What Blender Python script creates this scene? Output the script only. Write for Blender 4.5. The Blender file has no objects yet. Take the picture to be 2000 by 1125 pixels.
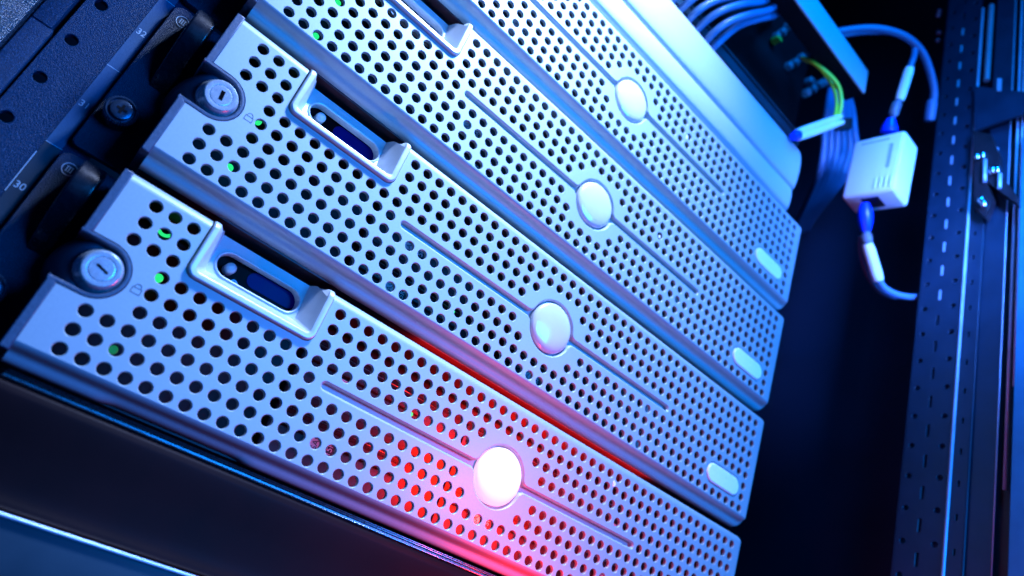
import bpy, bmesh, math, random
from mathutils import Vector, Matrix
from mathutils.geometry import delaunay_2d_cdt
random.seed(7)
S = 0.001                                   # everything below is written in millimetres
C = bpy.context.scene.collection
PI = math.pi

# ------------------------------------------------------------------ camera
RR = [(0.7166070177916084, -0.6137075009322901, 0.3314173884257108),
      (0.5092903727460225, 0.13575873586588494, -0.8498193230700694),
      (0.476547687309143, 0.7777741760527258, 0.40984098475518294)]
CAM = Vector((-11.39279799, -294.38451021, -92.0109382))
F = 1331.8732707495817
cam_d = bpy.data.cameras.new('camera')
cam = bpy.data.objects.new('camera', cam_d); C.objects.link(cam)
cam_d.sensor_width = 36.0
cam_d.lens = F * 36.0 / 2000.0
cam_d.clip_start = 0.005; cam_d.clip_end = 20.0
m3 = Matrix(((RR[0][0], -RR[1][0], -RR[2][0]), (RR[0][1], -RR[1][1], -RR[2][1]), (RR[0][2], -RR[1][2], -RR[2][2])))
cam.matrix_world = Matrix.Translation(CAM * S) @ m3.to_4x4()
cam_d.dof.use_dof = True
cam_d.dof.focus_distance = 0.345
cam_d.dof.aperture_fstop = 6.3
bpy.context.scene.camera = cam

# ------------------------------------------------------------------ world, lamps, exposure
sc = bpy.context.scene
w = bpy.data.worlds.new('World'); sc.world = w; w.use_nodes = True
bg = w.node_tree.nodes['Background']
bg.inputs[0].default_value = (0.002, 0.07, 0.5, 1); bg.inputs[1].default_value = 0.06
sc.view_settings.view_transform = 'Standard'; sc.view_settings.look = 'None'
sc.view_settings.exposure = 0.0; sc.view_settings.gamma = 1.0
sc.view_settings.use_curve_mapping = False

def aim(o, tgt):
    d = (Vector(tgt) - Vector(o.location) / S)
    o.rotation_euler = d.to_track_quat('-Z', 'Y').to_euler()
def area(name, loc, tgt, size, power, col, size_y=None, spread=180):
    l = bpy.data.lights.new(name, 'AREA'); l.size = size * S; l.energy = power; l.color = col
    if size_y: l.shape = 'RECTANGLE'; l.size_y = size_y * S
    l.spread = math.radians(spread)
    o = bpy.data.objects.new(name, l); C.objects.link(o); o.location = Vector(loc) * S; aim(o, tgt); return o
def point(name, loc, rad, power, col):
    l = bpy.data.lights.new(name, 'POINT'); l.shadow_soft_size = rad * S; l.energy = power; l.color = col
    o = bpy.data.objects.new(name, l); C.objects.link(o); o.location = Vector(loc) * S; return o
area('key_lamp', (125, -215, 555), (125, 0, 185), 80, 2.9, (0.38, 0.49, 0.82), 60, 68)
area('blue_top_lamp', (250, -300, 640), (170, 0, 40), 200, 5.2, (0.0, 0.225, 1.0), 120)  # added high blue fill that sharpens rims and grooves, no source stands there
area('blue_front_lamp', (380, -680, 150), (150, 0, 60), 400, 10.5, (0.0, 0.24, 1.0), 260)
area('side_lamp', (230, -480, 240), (500, -20, 302), 90, 0.50, (0.15, 0.235, 0.85), 90, 36)  # added narrow fill for the adapter box and its cables
area('post_lamp', (150, -560, 330), (535, -110, 330), 120, 0.75, (0.04, 0.19, 0.9), 160, 26)  # added narrow fill that brightens the perforated cabinet post
point('red_glow_lamp', (216, -66, -40), 10, 0.34, (1.0, 0.02, 0.05))  # added red wash over the front round the button, no such source exists
area('red_inner_lamp', (234, 4, -33), (234, 50, -33), 80, 0.75, (1.0, 0.015, 0.008), 56)  # added and unseen, reddens what shows through the holes
area('red_gap_lamp', (230, 12.2, 9.2), (230, 22, 13.0), 190, 0.08, (1.0, 0.015, 0.008), 1.2)  # added unseen strip that reddens the gap above the lowest server
point('red_under_lamp', (240, -22, -104), 10, 0.34, (1.0, 0.012, 0.006))  # added and unseen, reddens the lip and panel below the lowest server

# ------------------------------------------------------------------ materials
def mat(name, base, rough=0.5, metal=0.0, bump=0.0, bscale=2000.0, var=0.0, vscale=60.0, spec=0.5, emit=None, estr=0.0, coat=0.0, bdist=0.0002, detail=3.0, glint=0.0, sscale=2600.0):
    m = bpy.data.materials.new(name); m.use_nodes = True
    nt = m.node_tree; b = nt.nodes['Principled BSDF']
    b.inputs['Base Color'].default_value = (*base, 1); b.inputs['Roughness'].default_value = rough
    b.inputs['Metallic'].default_value = metal; b.inputs['Specular IOR Level'].default_value = spec
    b.inputs['Coat Weight'].default_value = coat
    tc = nt.nodes.new('ShaderNodeTexCoord')
    if var > 0:
        n = nt.nodes.new('ShaderNodeTexNoise'); n.inputs['Scale'].default_value = vscale; n.inputs['Detail'].default_value = 6
        nt.links.new(tc.outputs['Object'], n.inputs['Vector'])
        r = nt.nodes.new('ShaderNodeMapRange'); r.inputs['From Min'].default_value = 0.3; r.inputs['From Max'].default_value = 0.7
        r.inputs['To Min'].default_value = 1 - var; r.inputs['To Max'].default_value = 1 + var
        nt.links.new(n.outputs['Fac'], r.inputs['Value'])
        mx = nt.nodes.new('ShaderNodeMix'); mx.data_type = 'RGBA'; mx.blend_type = 'MULTIPLY'; mx.inputs[0].default_value = 1
        mx.inputs[6].default_value = (*base, 1)
        nt.links.new(r.outputs[0], mx.inputs[7]); nt.links.new(mx.outputs[2], b.inputs['Base Color'])
        r2 = nt.nodes.new('ShaderNodeMapRange'); r2.inputs['To Min'].default_value = max(0.02, rough - 0.08); r2.inputs['To Max'].default_value = rough + 0.08
        nt.links.new(n.outputs['Fac'], r2.inputs['Value']); nt.links.new(r2.outputs[0], b.inputs['Roughness'])
    if bump > 0:
        n2 = nt.nodes.new('ShaderNodeTexNoise'); n2.inputs['Scale'].default_value = bscale; n2.inputs['Detail'].default_value = detail
        nt.links.new(tc.outputs['Object'], n2.inputs['Vector'])
        bp = nt.nodes.new('ShaderNodeBump'); bp.inputs['Strength'].default_value = bump; bp.inputs['Distance'].default_value = bdist
        nt.links.new(n2.outputs['Fac'], bp.inputs['Height']); nt.links.new(bp.outputs[0], b.inputs['Normal'])
    if glint > 0:  # painted glints: pale blue flecks of noise mixed into the base colour
        v = nt.nodes.new('ShaderNodeTexNoise'); v.inputs['Scale'].default_value = sscale; v.inputs['Detail'].default_value = 1.0
        nt.links.new(tc.outputs['Object'], v.inputs['Vector'])
        r3 = nt.nodes.new('ShaderNodeMapRange'); r3.inputs['From Min'].default_value = 0.62; r3.inputs['From Max'].default_value = 0.76
        r3.inputs['To Min'].default_value = 0.0; r3.inputs['To Max'].default_value = 1.0
        nt.links.new(v.outputs['Fac'], r3.inputs['Value'])
        m2 = nt.nodes.new('ShaderNodeMix'); m2.data_type = 'RGBA'
        m2.inputs[7].default_value = (glint * 0.15, glint * 0.5, glint, 1)
        src = b.inputs['Base Color'].links[0].from_socket
        nt.links.new(r3.outputs[0], m2.inputs[0]); nt.links.new(src, m2.inputs[6]); nt.links.new(m2.outputs[2], b.inputs['Base Color'])
    if emit:
        b.inputs['Emission Color'].default_value = (*emit, 1); b.inputs['Emission Strength'].default_value = estr
    return m
M = {}
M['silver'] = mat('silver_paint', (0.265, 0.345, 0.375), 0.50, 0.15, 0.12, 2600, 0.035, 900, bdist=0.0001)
M['silver_bright'] = mat('bright_silver_paint', (0.42, 0.49, 0.54), 0.34, 0.15, 0.04, 2600, 0.03, 400, bdist=0.0001)
M['badge'] = mat('bright_badge_enamel', (0.85, 0.87, 0.88), 0.3, 0.0, 0.03, 2600, 0.03, 400, bdist=0.0001)
M['lock'] = mat('nickel_lock', (0.42, 0.50, 0.56), 0.26, 0.55, 0.04, 2600, 0.04, 500, bdist=0.0001)
M['dome'] = mat('pearl_plastic', (0.50, 0.53, 0.55), 0.22, 0.1, 0.02, 1500, 0.02, 200, coat=0.4)
M['plastic'] = mat('black_textured_plastic', (0.032, 0.060, 0.105), 0.42, 0.0, 0.55, 1500, 0.15, 700, bdist=0.00025)
M['ear'] = mat('black_crinkle_paint', (0.0005, 0.015, 0.045), 0.38, 0.0, 1.0, 2300, 0.6, 2000, spec=0.25, bdist=0.0004, glint=0.10)
M['rail'] = mat('black_powder_coat', (0.0005, 0.020, 0.058), 0.36, 0.0, 1.0, 2300, 0.6, 2000, spec=0.10, bdist=0.0004, glint=0.22)
M['rough'] = mat('coarse_grey_coat', (0.006, 0.016, 0.028), 0.26, 0.1, 1.0, 1900, 0.8, 1500, spec=0.9, bdist=0.0006, detail=6, glint=0.5, sscale=1900)
M['tape'] = mat('blue_grey_label_tape', (0.003, 0.055, 0.14), 0.5, 0.0, 0.3, 1700, 0.12, 900, bdist=0.0002)
M['tape2'] = mat('dark_label_tape', (0.004, 0.016, 0.034), 0.5, 0.0, 0.3, 1700, 0.12, 900, bdist=0.0002)
M['ink'] = mat('pale_print', (0.30, 0.45, 0.60), 0.5, 0, 0.1, 1500, 0.2, 1500)
M['ink_dark'] = mat('dark_print', (0.05, 0.06, 0.09), 0.5, 0, 0, 0, 0.1, 1500)
M['latch'] = mat('glossy_black_latch', (0.001, 0.004, 0.010), 0.27, 0.0, 0.06, 1500, 0.2, 400, spec=0.9, bdist=0.0001)
M['steel'] = mat('zinc_steel', (0.26, 0.30, 0.34), 0.28, 0.9, 0.08, 1800, 0.1, 600, bdist=0.0001)
M['screw'] = mat('blackened_steel', (0.05, 0.09, 0.15), 0.30, 0.8, 0.15, 1800, 0.2, 600, bdist=0.0001)
M['dark'] = mat('dark_interior_metal', (0.02, 0.012, 0.016), 0.5, 0.2, 0.2, 1200, 0.3, 150, bdist=0.0002)
M['black'] = mat('matt_black_metal', (0.010, 0.006, 0.010), 0.5, 0.0, 0.2, 1200, 0.2, 100, bdist=0.0002)
M['shroud'] = mat('dark_shroud_plastic', (0.04, 0.012, 0.018), 0.5, 0.0, 0.1, 1200, 0.2, 100)
M['carrier'] = mat('carrier_grey', (0.018, 0.010, 0.014), 0.45, 0.1, 0.1, 1000, 0.15, 200)
M['label'] = mat('silver_label', (0.6, 0.62, 0.64), 0.4, 0.0, 0, 0, 0.05, 300)
M['gloss'] = mat('satin_black_panel', (0.006, 0.002, 0.003), 0.5, 0.0, 0.08, 900, 0.3, 25, spec=0.06)
M['bluegrey'] = mat('slate_panel', (0.006, 0.024, 0.040), 0.5, 0.0, 0.1, 1500, 0.12, 60)
M['screen'] = mat('unlit_blue_display', (0.002, 0.002, 0.05), 0.3, 0.0, 0, 0, 0.1, 80, spec=0.05, emit=(0.0, 0.003, 0.3), estr=0.14)  # faint blue emission added to the display colour
M['window'] = mat('smoked_window', (0.001, 0.001, 0.002), 0.35, 0, 0, 0, 0.1, 80, spec=0.03)
M['led'] = mat('green_led', (0.02, 0.4, 0.12), 0.4, emit=(0.02, 0.85, 0.22), estr=1.1)
M['led_dim'] = mat('dim_green_led', (0.02, 0.3, 0.10), 0.4, emit=(0.02, 0.6, 0.15), estr=0.25)
M['lit'] = mat('lit_button', (0.8, 0.7, 0.75), 0.3, emit=(1.0, 0.52, 0.82), estr=0.85)  # made-up glow: emission added to a button that is no lamp
M['white'] = mat('white_plastic', (0.72, 0.74, 0.76), 0.4, 0, 0.05, 1500, 0.03, 100)
M['cable'] = mat('pale_blue_cable_jacket', (0.07, 0.18, 0.36), 0.38, 0, 0.05, 800, 0.08, 60)
M['cable_dim'] = mat('dull_cable_jacket', (0.04, 0.11, 0.22), 0.45, 0, 0.05, 800, 0.1, 60)
M['cable_yellow'] = mat('yellow_green_cable', (0.55, 0.80, 0.04), 0.35, 0, 0.03, 800, 0.05, 60, emit=(0.20, 0.55, 0.04), estr=0.0)
M['boot'] = mat('blue_boot', (0.0, 0.04, 0.80), 0.32, 0, 0.02, 800, 0.05, 60)
M['sleeve'] = mat('white_cable_label', (0.75, 0.78, 0.80), 0.4, 0, 0.03, 800, 0.03, 100)
M['clear'] = mat('smoky_clear_plastic', (0.12, 0.15, 0.2), 0.2, 0, 0.05, 800, 0.2, 200)
M['post'] = mat('dark_blue_post_paint', (0.006, 0.022, 0.045), 0.42, 0.1, 0.2, 1500, 0.15, 60)
M['frame'] = mat('slate_blue_frame', (0.02, 0.20, 0.34), 0.5, 0.0, 0.1, 1500, 0.12, 60)
M['edge'] = mat('bare_aluminium', (0.40, 0.55, 0.72), 0.35, 0.3, 0.05, 1500, 0.1, 60)
M['wall'] = mat('cabinet_wall_paint', (0.004, 0.009, 0.020), 0.45, 0.0, 0.1, 600, 0.3, 6)
M['chrome'] = mat('polished_chrome', (0.7, 0.72, 0.74), 0.15, 1.0, 0, 0, 0.05, 100)
M['port'] = mat('grey_module', (0.20, 0.23, 0.28), 0.4, 0.2, 0, 0, 0.1, 100)
M['yellow'] = mat('yellow_tab', (0.5, 0.55, 0.05), 0.4, 0, 0, 0, 0.1, 100)
M['void'] = mat('unlit_black_metal', (0.003, 0.003, 0.005), 0.6, 0.0, 0, 0, 0.2, 100, spec=0.1)
M['velcro'] = mat('black_hook_tape', (0.012, 0.012, 0.014), 0.8, 0, 0.6, 1200, 0.2, 300)

# ------------------------------------------------------------------ helpers
def sc3(p): return (p[0] * S, p[1] * S, p[2] * S)
class MB:
    def __init__(s): s.v = []; s.f = []; s.sm = []
    def add(s, vs, fs, smooth=False):
        o = len(s.v); s.v += [tuple(v) for v in vs]; s.f += [tuple(i + o for i in f) for f in fs]; s.sm += [smooth] * len(fs)
    def box(s, x0, x1, y0, y1, z0, z1, b=0.0):
        if b <= 0:
            vs = [(x, y, z) for x in (x0, x1) for y in (y0, y1) for z in (z0, z1)]
            s.add(vs, [(0, 1, 3, 2), (4, 6, 7, 5), (0, 4, 5, 1), (2, 3, 7, 6), (0, 2, 6, 4), (1, 5, 7, 3)]); return
        bm = bmesh.new(); bmesh.ops.create_cube(bm, size=1.0)
        for v in bm.verts: v.co = Vector(((x0 + x1) / 2 + v.co.x * (x1 - x0), (y0 + y1) / 2 + v.co.y * (y1 - y0), (z0 + z1) / 2 + v.co.z * (z1 - z0)))
        bmesh.ops.bevel(bm, geom=bm.edges[:] , offset=b, segments=3, affect='EDGES', profile=0.5)
        bm.verts.index_update()
        s.add([tuple(v.co) for v in bm.verts], [[v.index for v in f.verts] for f in bm.faces], True); bm.free()
    def loft(s, rings, close=True, smooth=True, cap0=False, cap1=False):
        n = len(rings[0]); o = []
        for r in rings: o += list(r)
        fs = []
        for k in range(len(rings) - 1):
            for i in range(n if close else n - 1):
                j = (i + 1) % n
                fs.append((k * n + i, k * n + j, (k + 1) * n + j, (k + 1) * n + i))
        s.add(o, fs, smooth)
        if cap0: s.add(rings[0], [tuple(range(n))])
        if cap1: s.add(rings[-1], [tuple(range(n))])
    def tube(s, pts, r, seg=14, caps=True):
        P = [Vector(p) for p in pts]; rad = r if isinstance(r, (list, tuple)) else [r] * len(P)
        up = Vector((0.1, 0.3, 1)).normalized(); rings = []
        for i, p in enumerate(P):
            t = (P[min(i + 1, len(P) - 1)] - P[max(i - 1, 0)]).normalized()
            a = up - t * up.dot(t); a.normalize(); up = a; b = t.cross(a)
            rings.append([p + (a * math.cos(q) + b * math.sin(q)) * rad[i] for q in [2 * PI * k / seg for k in range(seg)]])
        s.loft(rings, True, True, caps, caps)
    def fill(s, outer, holes, y, flip=False):
        "flat sheet in the plane y = const, outer loop minus hole loops, points are (x, z)"
        vs = []; es = []
        for lp in [outer] + holes:
            o = len(vs); n = len(lp); vs += [Vector(p) for p in lp]; es += [(o + i, o + (i + 1) % n) for i in range(n)]
        vo, eo, fo, ov, _, _ = delaunay_2d_cdt(vs, es, [], 0, 1e-6)
        own = {}; big = []; k = len(outer)
        for h, lp in enumerate(holes):
            if len(lp) > 26: big.append(lp)
            else:
                for i in range(k, k + len(lp)): own[i] = h
            k += len(lp)
        vown = [next((own[j] for j in o if j in own), -1) for o in ov]
        def inside(p, lp):
            r = False; n = len(lp); j = n - 1
            for i in range(n):
                if (lp[i][1] > p[1]) != (lp[j][1] > p[1]) and p[0] < (lp[j][0] - lp[i][0]) * (p[1] - lp[i][1]) / (lp[j][1] - lp[i][1]) + lp[i][0]: r = not r
                j = i
            return r
        keep = []
        for f in fo:
            a = vown[f[0]]
            if a >= 0 and all(vown[i] == a for i in f): continue
            c = sum((vo[i] for i in f), Vector((0, 0))) / len(f)
            if not inside(c, outer) or any(inside(c, b) for b in big): continue
            keep.append(tuple(f))
        s.add([(v.x, y, v.y) for v in vo], keep)
    def build(s, name, m, parent=None, auto=40, loc=None):
        me = bpy.data.meshes.new(name); o0 = Vector(loc or (0, 0, 0))
        me.from_pydata([tuple((Vector(v) - o0) * S) for v in s.v], [], s.f); me.materials.append(m)
        bm = bmesh.new(); bm.from_mesh(me)
        for f, q in zip(bm.faces, s.sm): f.smooth = q
        bmesh.ops.remove_doubles(bm, verts=bm.verts, dist=1e-7)
        bmesh.ops.recalc_face_normals(bm, faces=bm.faces)
        lim = math.radians(auto)
        for e in bm.edges:
            if len(e.link_faces) == 2:
                if e.link_faces[0].normal.angle(e.link_faces[1].normal, 0) > lim: e.smooth = False
            else: e.smooth = False
        bm.to_mesh(me); bm.free()
        o = bpy.data.objects.new(name, me); C.objects.link(o); o.location = o0 * S
        if parent: o.parent = parent
        return o
def circ(cx, cz, r, n=24, a0=0.0): return [(cx + r * math.cos(a0 + 2 * PI * k / n), cz + r * math.sin(a0 + 2 * PI * k / n)) for k in range(n)]
def stad(x0, x1, cz, r, n=10):
    p = [(x1 - r + r * math.cos(a), cz + r * math.sin(a)) for a in [-PI / 2 + PI * k / n for k in range(n + 1)]]
    return p + [(x0 + r + r * math.cos(a), cz + r * math.sin(a)) for a in [PI / 2 + PI * k / n for k in range(n + 1)]]
def rrect(x0, x1, z0, z1, r, n=5):
    rs = r if isinstance(r, (list, tuple)) else [r] * 4     # BL, BR, TR, TL
    out = []
    for (cx, cz, q, a0) in ((x0 + rs[0], z0 + rs[0], rs[0], PI), (x1 - rs[1], z0 + rs[1], rs[1], 1.5 * PI), (x1 - rs[2], z1 - rs[2], rs[2], 0), (x0 + rs[3], z1 - rs[3], rs[3], PI / 2)):
        if q <= 0: out.append((cx, cz)); continue
        out += [(cx + q * math.cos(a0 + PI / 2 * k / n), cz + q * math.sin(a0 + PI / 2 * k / n)) for k in range(n + 1)]
    return out
def area2(lp): return sum(lp[i][0] * lp[(i + 1) % len(lp)][1] - lp[(i + 1) % len(lp)][0] * lp[i][1] for i in range(len(lp))) / 2
def offs(lp, d):
    "offset a closed (x, z) loop inwards by d (outwards for negative d)"
    n = len(lp); sg = 1 if area2(lp) > 0 else -1; out = []
    for i in range(n):
        a, b, c = Vector(lp[i - 1]), Vector(lp[i]), Vector(lp[(i + 1) % n])
        e1 = (b - a); e2 = (c - b)
        if e1.length < 1e-6: e1 = e2
        if e2.length < 1e-6: e2 = e1
        e1 = e1.normalized(); e2 = e2.normalized()
        n1 = Vector((-e1.y, e1.x)) * sg; n2 = Vector((-e2.y, e2.x)) * sg
        nn = (n1 + n2); nn = nn.normalized() if nn.length > 1e-6 else n1
        k = 1 / max(0.45, nn.dot(n1)); q = b + nn * d * k; out.append((q.x, q.y))
    return out
def rings(lp, prof): return [[(x, y, z) for x, z in (offs(lp, d) if d else lp)] for d, y in prof]
def catmull(pts, n=10):
    P = [Vector(p) for p in pts]; P = [2 * P[0] - P[1]] + P + [2 * P[-1] - P[-2]]; out = []
    for i in range(1, len(P) - 2):
        for k in range(n):
            t = k / n
            out.append(0.5 * ((2 * P[i]) + (-P[i - 1] + P[i + 1]) * t + (2 * P[i - 1] - 5 * P[i] + 4 * P[i + 1] - P[i + 2]) * t * t + (-P[i - 1] + 3 * P[i] - 3 * P[i + 1] + P[i + 2]) * t ** 3))
    return out + [P[-2]]
def ray(x, y):
    a = ((x - 1000) / F, (y - 562.5) / F, 1.0)
    return Vector([RR[0][k] * a[0] + RR[1][k] * a[1] + RR[2][k] * a[2] for k in range(3)])
def atY(x, y, Y): d = ray(x, y); return CAM + d * ((Y - CAM.y) / d.y)
def atX(x, y, X): d = ray(x, y); return CAM + d * ((X - CAM.x) / d.x)
def atD(x, y, D): return CAM + ray(x, y) * D
def tag(o, label=None, cat=None, group=None, kind=None):
    if label: o['label'] = label
    if cat: o['category'] = cat
    if group: o['group'] = group
    if kind: o['kind'] = kind
    return o
def empty(name, loc, label=None, cat=None, group=None):
    o = bpy.data.objects.new(name, None); C.objects.link(o); o.location = Vector(loc) * S; o.empty_display_size = 0.01
    return tag(o, label, cat, group)
def part(mb, name, m, root, auto=40):
    "part whose mesh is written in world millimetres, parented to an Empty that stays at its own place"
    o = mb.build(name, m, None, auto); o.parent = root
    p = root; off = Vector((0, 0, 0))
    while p is not None: off += Vector(p.location); p = p.parent
    o.location = Vector(o.location) - off
    return o
def text(name, s, size, pos, m, root, rot=0.0, ext=0.02, align='CENTER'):
    "raised print lying in a plane y = const, reading along +x"
    cu = bpy.data.curves.new(name, 'FONT'); cu.body = s; cu.size = size * S; cu.align_x = align; cu.align_y = 'CENTER'
    cu.extrude = ext * S; cu.materials.append(m)
    tmp_ = bpy.data.objects.new(name, cu)
    me = bpy.data.meshes.new_from_object(tmp_); bpy.data.objects.remove(tmp_)
    o = bpy.data.objects.new(name, me); C.objects.link(o); o.parent = root
    p = root; off = Vector((0, 0, 0))
    while p is not None: off += Vector(p.location); p = p.parent
    o.location = Vector(pos) * S - off; o.rotation_euler = (PI / 2, rot, 0)
    return o
def ss(a, b, x): t = max(0, min(1, (x - a) / (b - a))); return t * t * (3 - 2 * t)

# ------------------------------------------------------------------ cabinet behind everything
mb = MB(); mb.box(640, 660, -500, 900, -500, 1500); o = mb.build('cabinet_wall', M['wall']); tag(o, kind='structure')
mb = MB(); mb.box(-400, 640, 880, 900, -500, 1500); o = mb.build('cabinet_back_wall', M['wall']); tag(o, kind='structure')
mb = MB(); mb.box(-400, 640, 60, 880, 1100, 1120); o = mb.build('cabinet_ceiling', M['wall']); tag(o, kind='structure')

# ------------------------------------------------------------------ server
# hole lattice: pitch 8 mm, 52 columns, 9 rows
def has_hole(c, r):
    x, z = 8 * c, -8 * r
    if math.hypot(x - 204, z + 32) < 23.2: return False
    if r in (0, 1, 2) and 3 <= c <= 10: return False
    if r in (0, 1, 2) and c < 3: return True
    if r in (3, 4) and c < 2: return False
    if r == 5 and c < 2: return False
    if r == 4 and 12 <= c <= 39: return False
    if r in (6, 7) and 46 <= c <= 50: return False
    return True
HOLES = [(8.0 * c, -8.0 * r) for r in range(9) for c in range(52) if has_hole(c, r)]

def logo_loop():
    cx, cz, Rr, h, fr = 204.0, -32.0, 17.0, 2.6, 3.2
    dz = h + fr; dx = math.sqrt((Rr + fr) ** 2 - dz ** 2); th = math.atan2(dz, dx)
    L = []
    L += [(315 - h + h * math.cos(a), cz + h * math.sin(a)) for a in [-PI / 2 + PI * k / 8 for k in range(9)]]
    # right fillet top: from the slot up to the circle
    L += [(cx + dx + fr * math.cos(a), cz + dz + fr * math.sin(a)) for a in [-PI / 2 - (PI / 2 - th) * k / 6 for k in range(7)]]
    L += [(cx + Rr * math.cos(a), cz + Rr * math.sin(a)) for a in [th + (PI - 2 * th) * k / 36 for k in range(1, 36)]]
    L += [(cx - dx + fr * math.cos(a), cz + dz + fr * math.sin(a)) for a in [-th - 0 - (PI / 2 - th) * 0 + (-(PI / 2 - th)) * k / 6 for k in range(7)]]
    L += [(94 + h + h * math.cos(a), cz + h * math.sin(a)) for a in [PI / 2 + PI * k / 8 for k in range(9)]]
    L += [(cx - dx + fr * math.cos(a), cz - dz + fr * math.sin(a)) for a in [PI / 2 - (PI / 2 - th) * k / 6 for k in range(7)]]
    L += [(cx + Rr * math.cos(a), cz + Rr * math.sin(a)) for a in [PI + th + (PI - 2 * th) * k / 36 for k in range(1, 36)]]
    L += [(cx + dx + fr * math.cos(a), cz - dz + fr * math.sin(a)) for a in [PI - th - (PI / 2 - th) * k / 6 for k in range(7)]]
    return L
LOGO = logo_loop()
OVAL = stad(364.5, 404.0, -52.0, 7.8)
NZ0, NZ1, NCX, NR = -43.8, -20.4, -4.6, 11.7       # lock notch in the silver sheet
LX = -12.9
RX = 416.6; TZ = 3.8; BZ = -67.1
LCDX0, LCDX1, LCDZ = 21.2, 82.0, -18.6

def bezel_mesh():
    mb = MB()
    # outline of the flat sheet, counter-clockwise seen from the front
    def seg(a, b, n): return [(a[0] + (b[0] - a[0]) * k / n, a[1] + (b[1] - a[1]) * k / n) for k in range(n)]
    out = []; kind = []
    def put(pts, k):
        for p in pts: out.append(p); kind.append(k)
    put(seg((LX, BZ), (RX, BZ), 140), 'b')
    put([(RX, BZ)], 'br'); 
    put(seg((RX, BZ), (RX, TZ), 6)[1:], 'r')
    put([(RX, TZ)], 'tr')
    put(seg((RX, TZ), (LCDX1, TZ), 12)[1:], 't')
    put([(LCDX1, TZ)], 't')
    lcd = rrect(LCDX0, LCDX1, LCDZ, 30, 4.5)
    lo = [p for p in lcd if p[1] < 0]
    # path: down the right side of the display cut-out, along its bottom, up the left side
    br = [p for p in lo if p[0] > 50][::-1]; bl = [p for p in lo if p[0] < 50][::-1]
    put(br + bl, 'n')
    put([(LCDX0, TZ)], 't')
    put(seg((LCDX0, TZ), (LX, TZ), 3)[1:], 't'); put([(LX, TZ)], 't')
    put([(LX, NZ1)] + [(NCX + NR * math.cos(a), (NZ0 + NZ1) / 2 + NR * math.sin(a)) for a in [PI / 2 - PI * k / 20 for k in range(21)]] + [(LX, NZ0)], 'n')
    circs = [circ(x, z, 2.84, 24) for x, z in HOLES]
    mb.fill(out, circs + [LOGO, OVAL], 0.0)
    # hole rims: small chamfer and the sheet's thickness
    for x, z in HOLES:
        mb.loft([[(a, 0.0, b) for a, b in circ(x, z, 2.84)], [(a, 0.3, b) for a, b in circ(x, z, 2.55)], [(a, 2.0, b) for a, b in circ(x, z, 2.5)]], True, True)
    # logo recess and its two long grooves, badge recess
    rr_ = rings(LOGO, [(0, 0), (0.2, 0.05), (1.1, 0.95), (1.2, 1.3), (1.25, 3.6)])
    mb.loft(rr_, True, True); mb.fill(offs(LOGO, 1.25), [], 3.6)
    mb.loft(rings(OVAL, [(0, 0), (0.3, 0.2), (0.7, 1.6)]), True, True); mb.fill(offs(OVAL, 0.7), [], 1.6)
    # small return on the notch and the display cut-out
    def strip(idx, d, y):
        a = [(out[i][0], 0.0, out[i][1]) for i in idx]
        b = [(p[0], y, p[2]) for p in a]; mb.loft([a, b], False, False)
    strip([i for i, k in enumerate(kind) if k == 'n' and out[i][0] > 15], 0, 3.0)
    nn = [i for i, k in enumerate(kind) if k == 'n' and out[i][0] < 15]
    lp = [out[i] for i in nn]
    a = [(p[0], 0.0, p[1]) for p in lp]
    b = [(p[0] + (0.35 if p[0] > LX + 1 and abs(p[1] + 32) < 11 else 0), 0.7, p[1]) for p in lp]
    mb.loft([a, [(p[0], 1.2, p[2]) for p in a]], False, False)
    # rolled edges: top and right quarter round, bottom cove and lip
    TOPP = [(4.8 * math.sin(q), 6.0 * (1 - math.cos(q))) for q in [PI / 2 * k / 12 for k in range(13)]] + [(4.8, 11.0)]
    BOT = [(0, 0), (0.7, 0.15), (1.4, 0.7), (2.1, 1.7), (2.6, 3.0), (3.0, 4.4), (3.5, 5.4), (4.3, 6.0), (5.3, 6.2), (6.3, 6.5), (7.1, 7.2), (7.6, 8.2), (7.8, 9.5), (7.8, 12.0)]
    K = 14
    def edge(idx, wrap=None):
        cols = []
        for i in idx:
            x, z = out[i]; k = kind[i]; col = []
            for q in range(K):
                dt, yt = TOPP[q]; db, yb = BOT[q]
                if k == 'b':
                    m_ = ss(20, 27, x) - ss(77, 84, x)
                    db2 = db - m_ * 1.2 * ss(4.0, 9.0, db); yb2 = yb + m_ * 1.2 * ss(4.0, 8.0, db)
                    xx = x + ss(RX - 12, RX, x) * 0.0
                    col.append((xx, yb2, z - db2))
                elif k == 'r': col.append((x + dt * 0.9, yt, z))
                elif k == 't': col.append((x, yt, z + dt))
            cols.append(col)
        return cols
    def corner(cx, cz, a0, a1, kk):
        cols = []
        for s_ in range(1, 8):
            t = s_ / 8; a = a0 + (a1 - a0) * t; col = []
            for q in range(K):
                dt, yt = TOPP[q]; db, yb = BOT[q]
                if kk == 'br': d = db * (1 - t) + dt * 0.9 * t; y = yb * (1 - t) + yt * t
                else: d = dt * (0.9 * (1 - t) + t); y = yt
                col.append((cx + d * math.cos(a), y, cz + d * math.sin(a)))
            cols.append(col)
        return cols
    ib = [i for i, k in enumerate(kind) if k == 'b']; ir = [i for i, k in enumerate(kind) if k == 'r']
    it = [i for i, k in enumerate(kind) if k == 't']; t1 = [i for i in it if out[i][0] > 50]; t2 = [i for i in it if out[i][0] < 50]
    cols = edge(ib)
    c0 = [(RX, BOT[q][1], BZ - BOT[q][0]) for q in range(K)]
    c1 = [(RX + TOPP[q][0] * 0.9, TOPP[q][1], BZ) for q in range(K)]
    c2 = [(RX + TOPP[q][0] * 0.9, TOPP[q][1], TZ) for q in range(K)]
    c3 = [(RX, TOPP[q][1], TZ + TOPP[q][0]) for q in range(K)]
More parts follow.
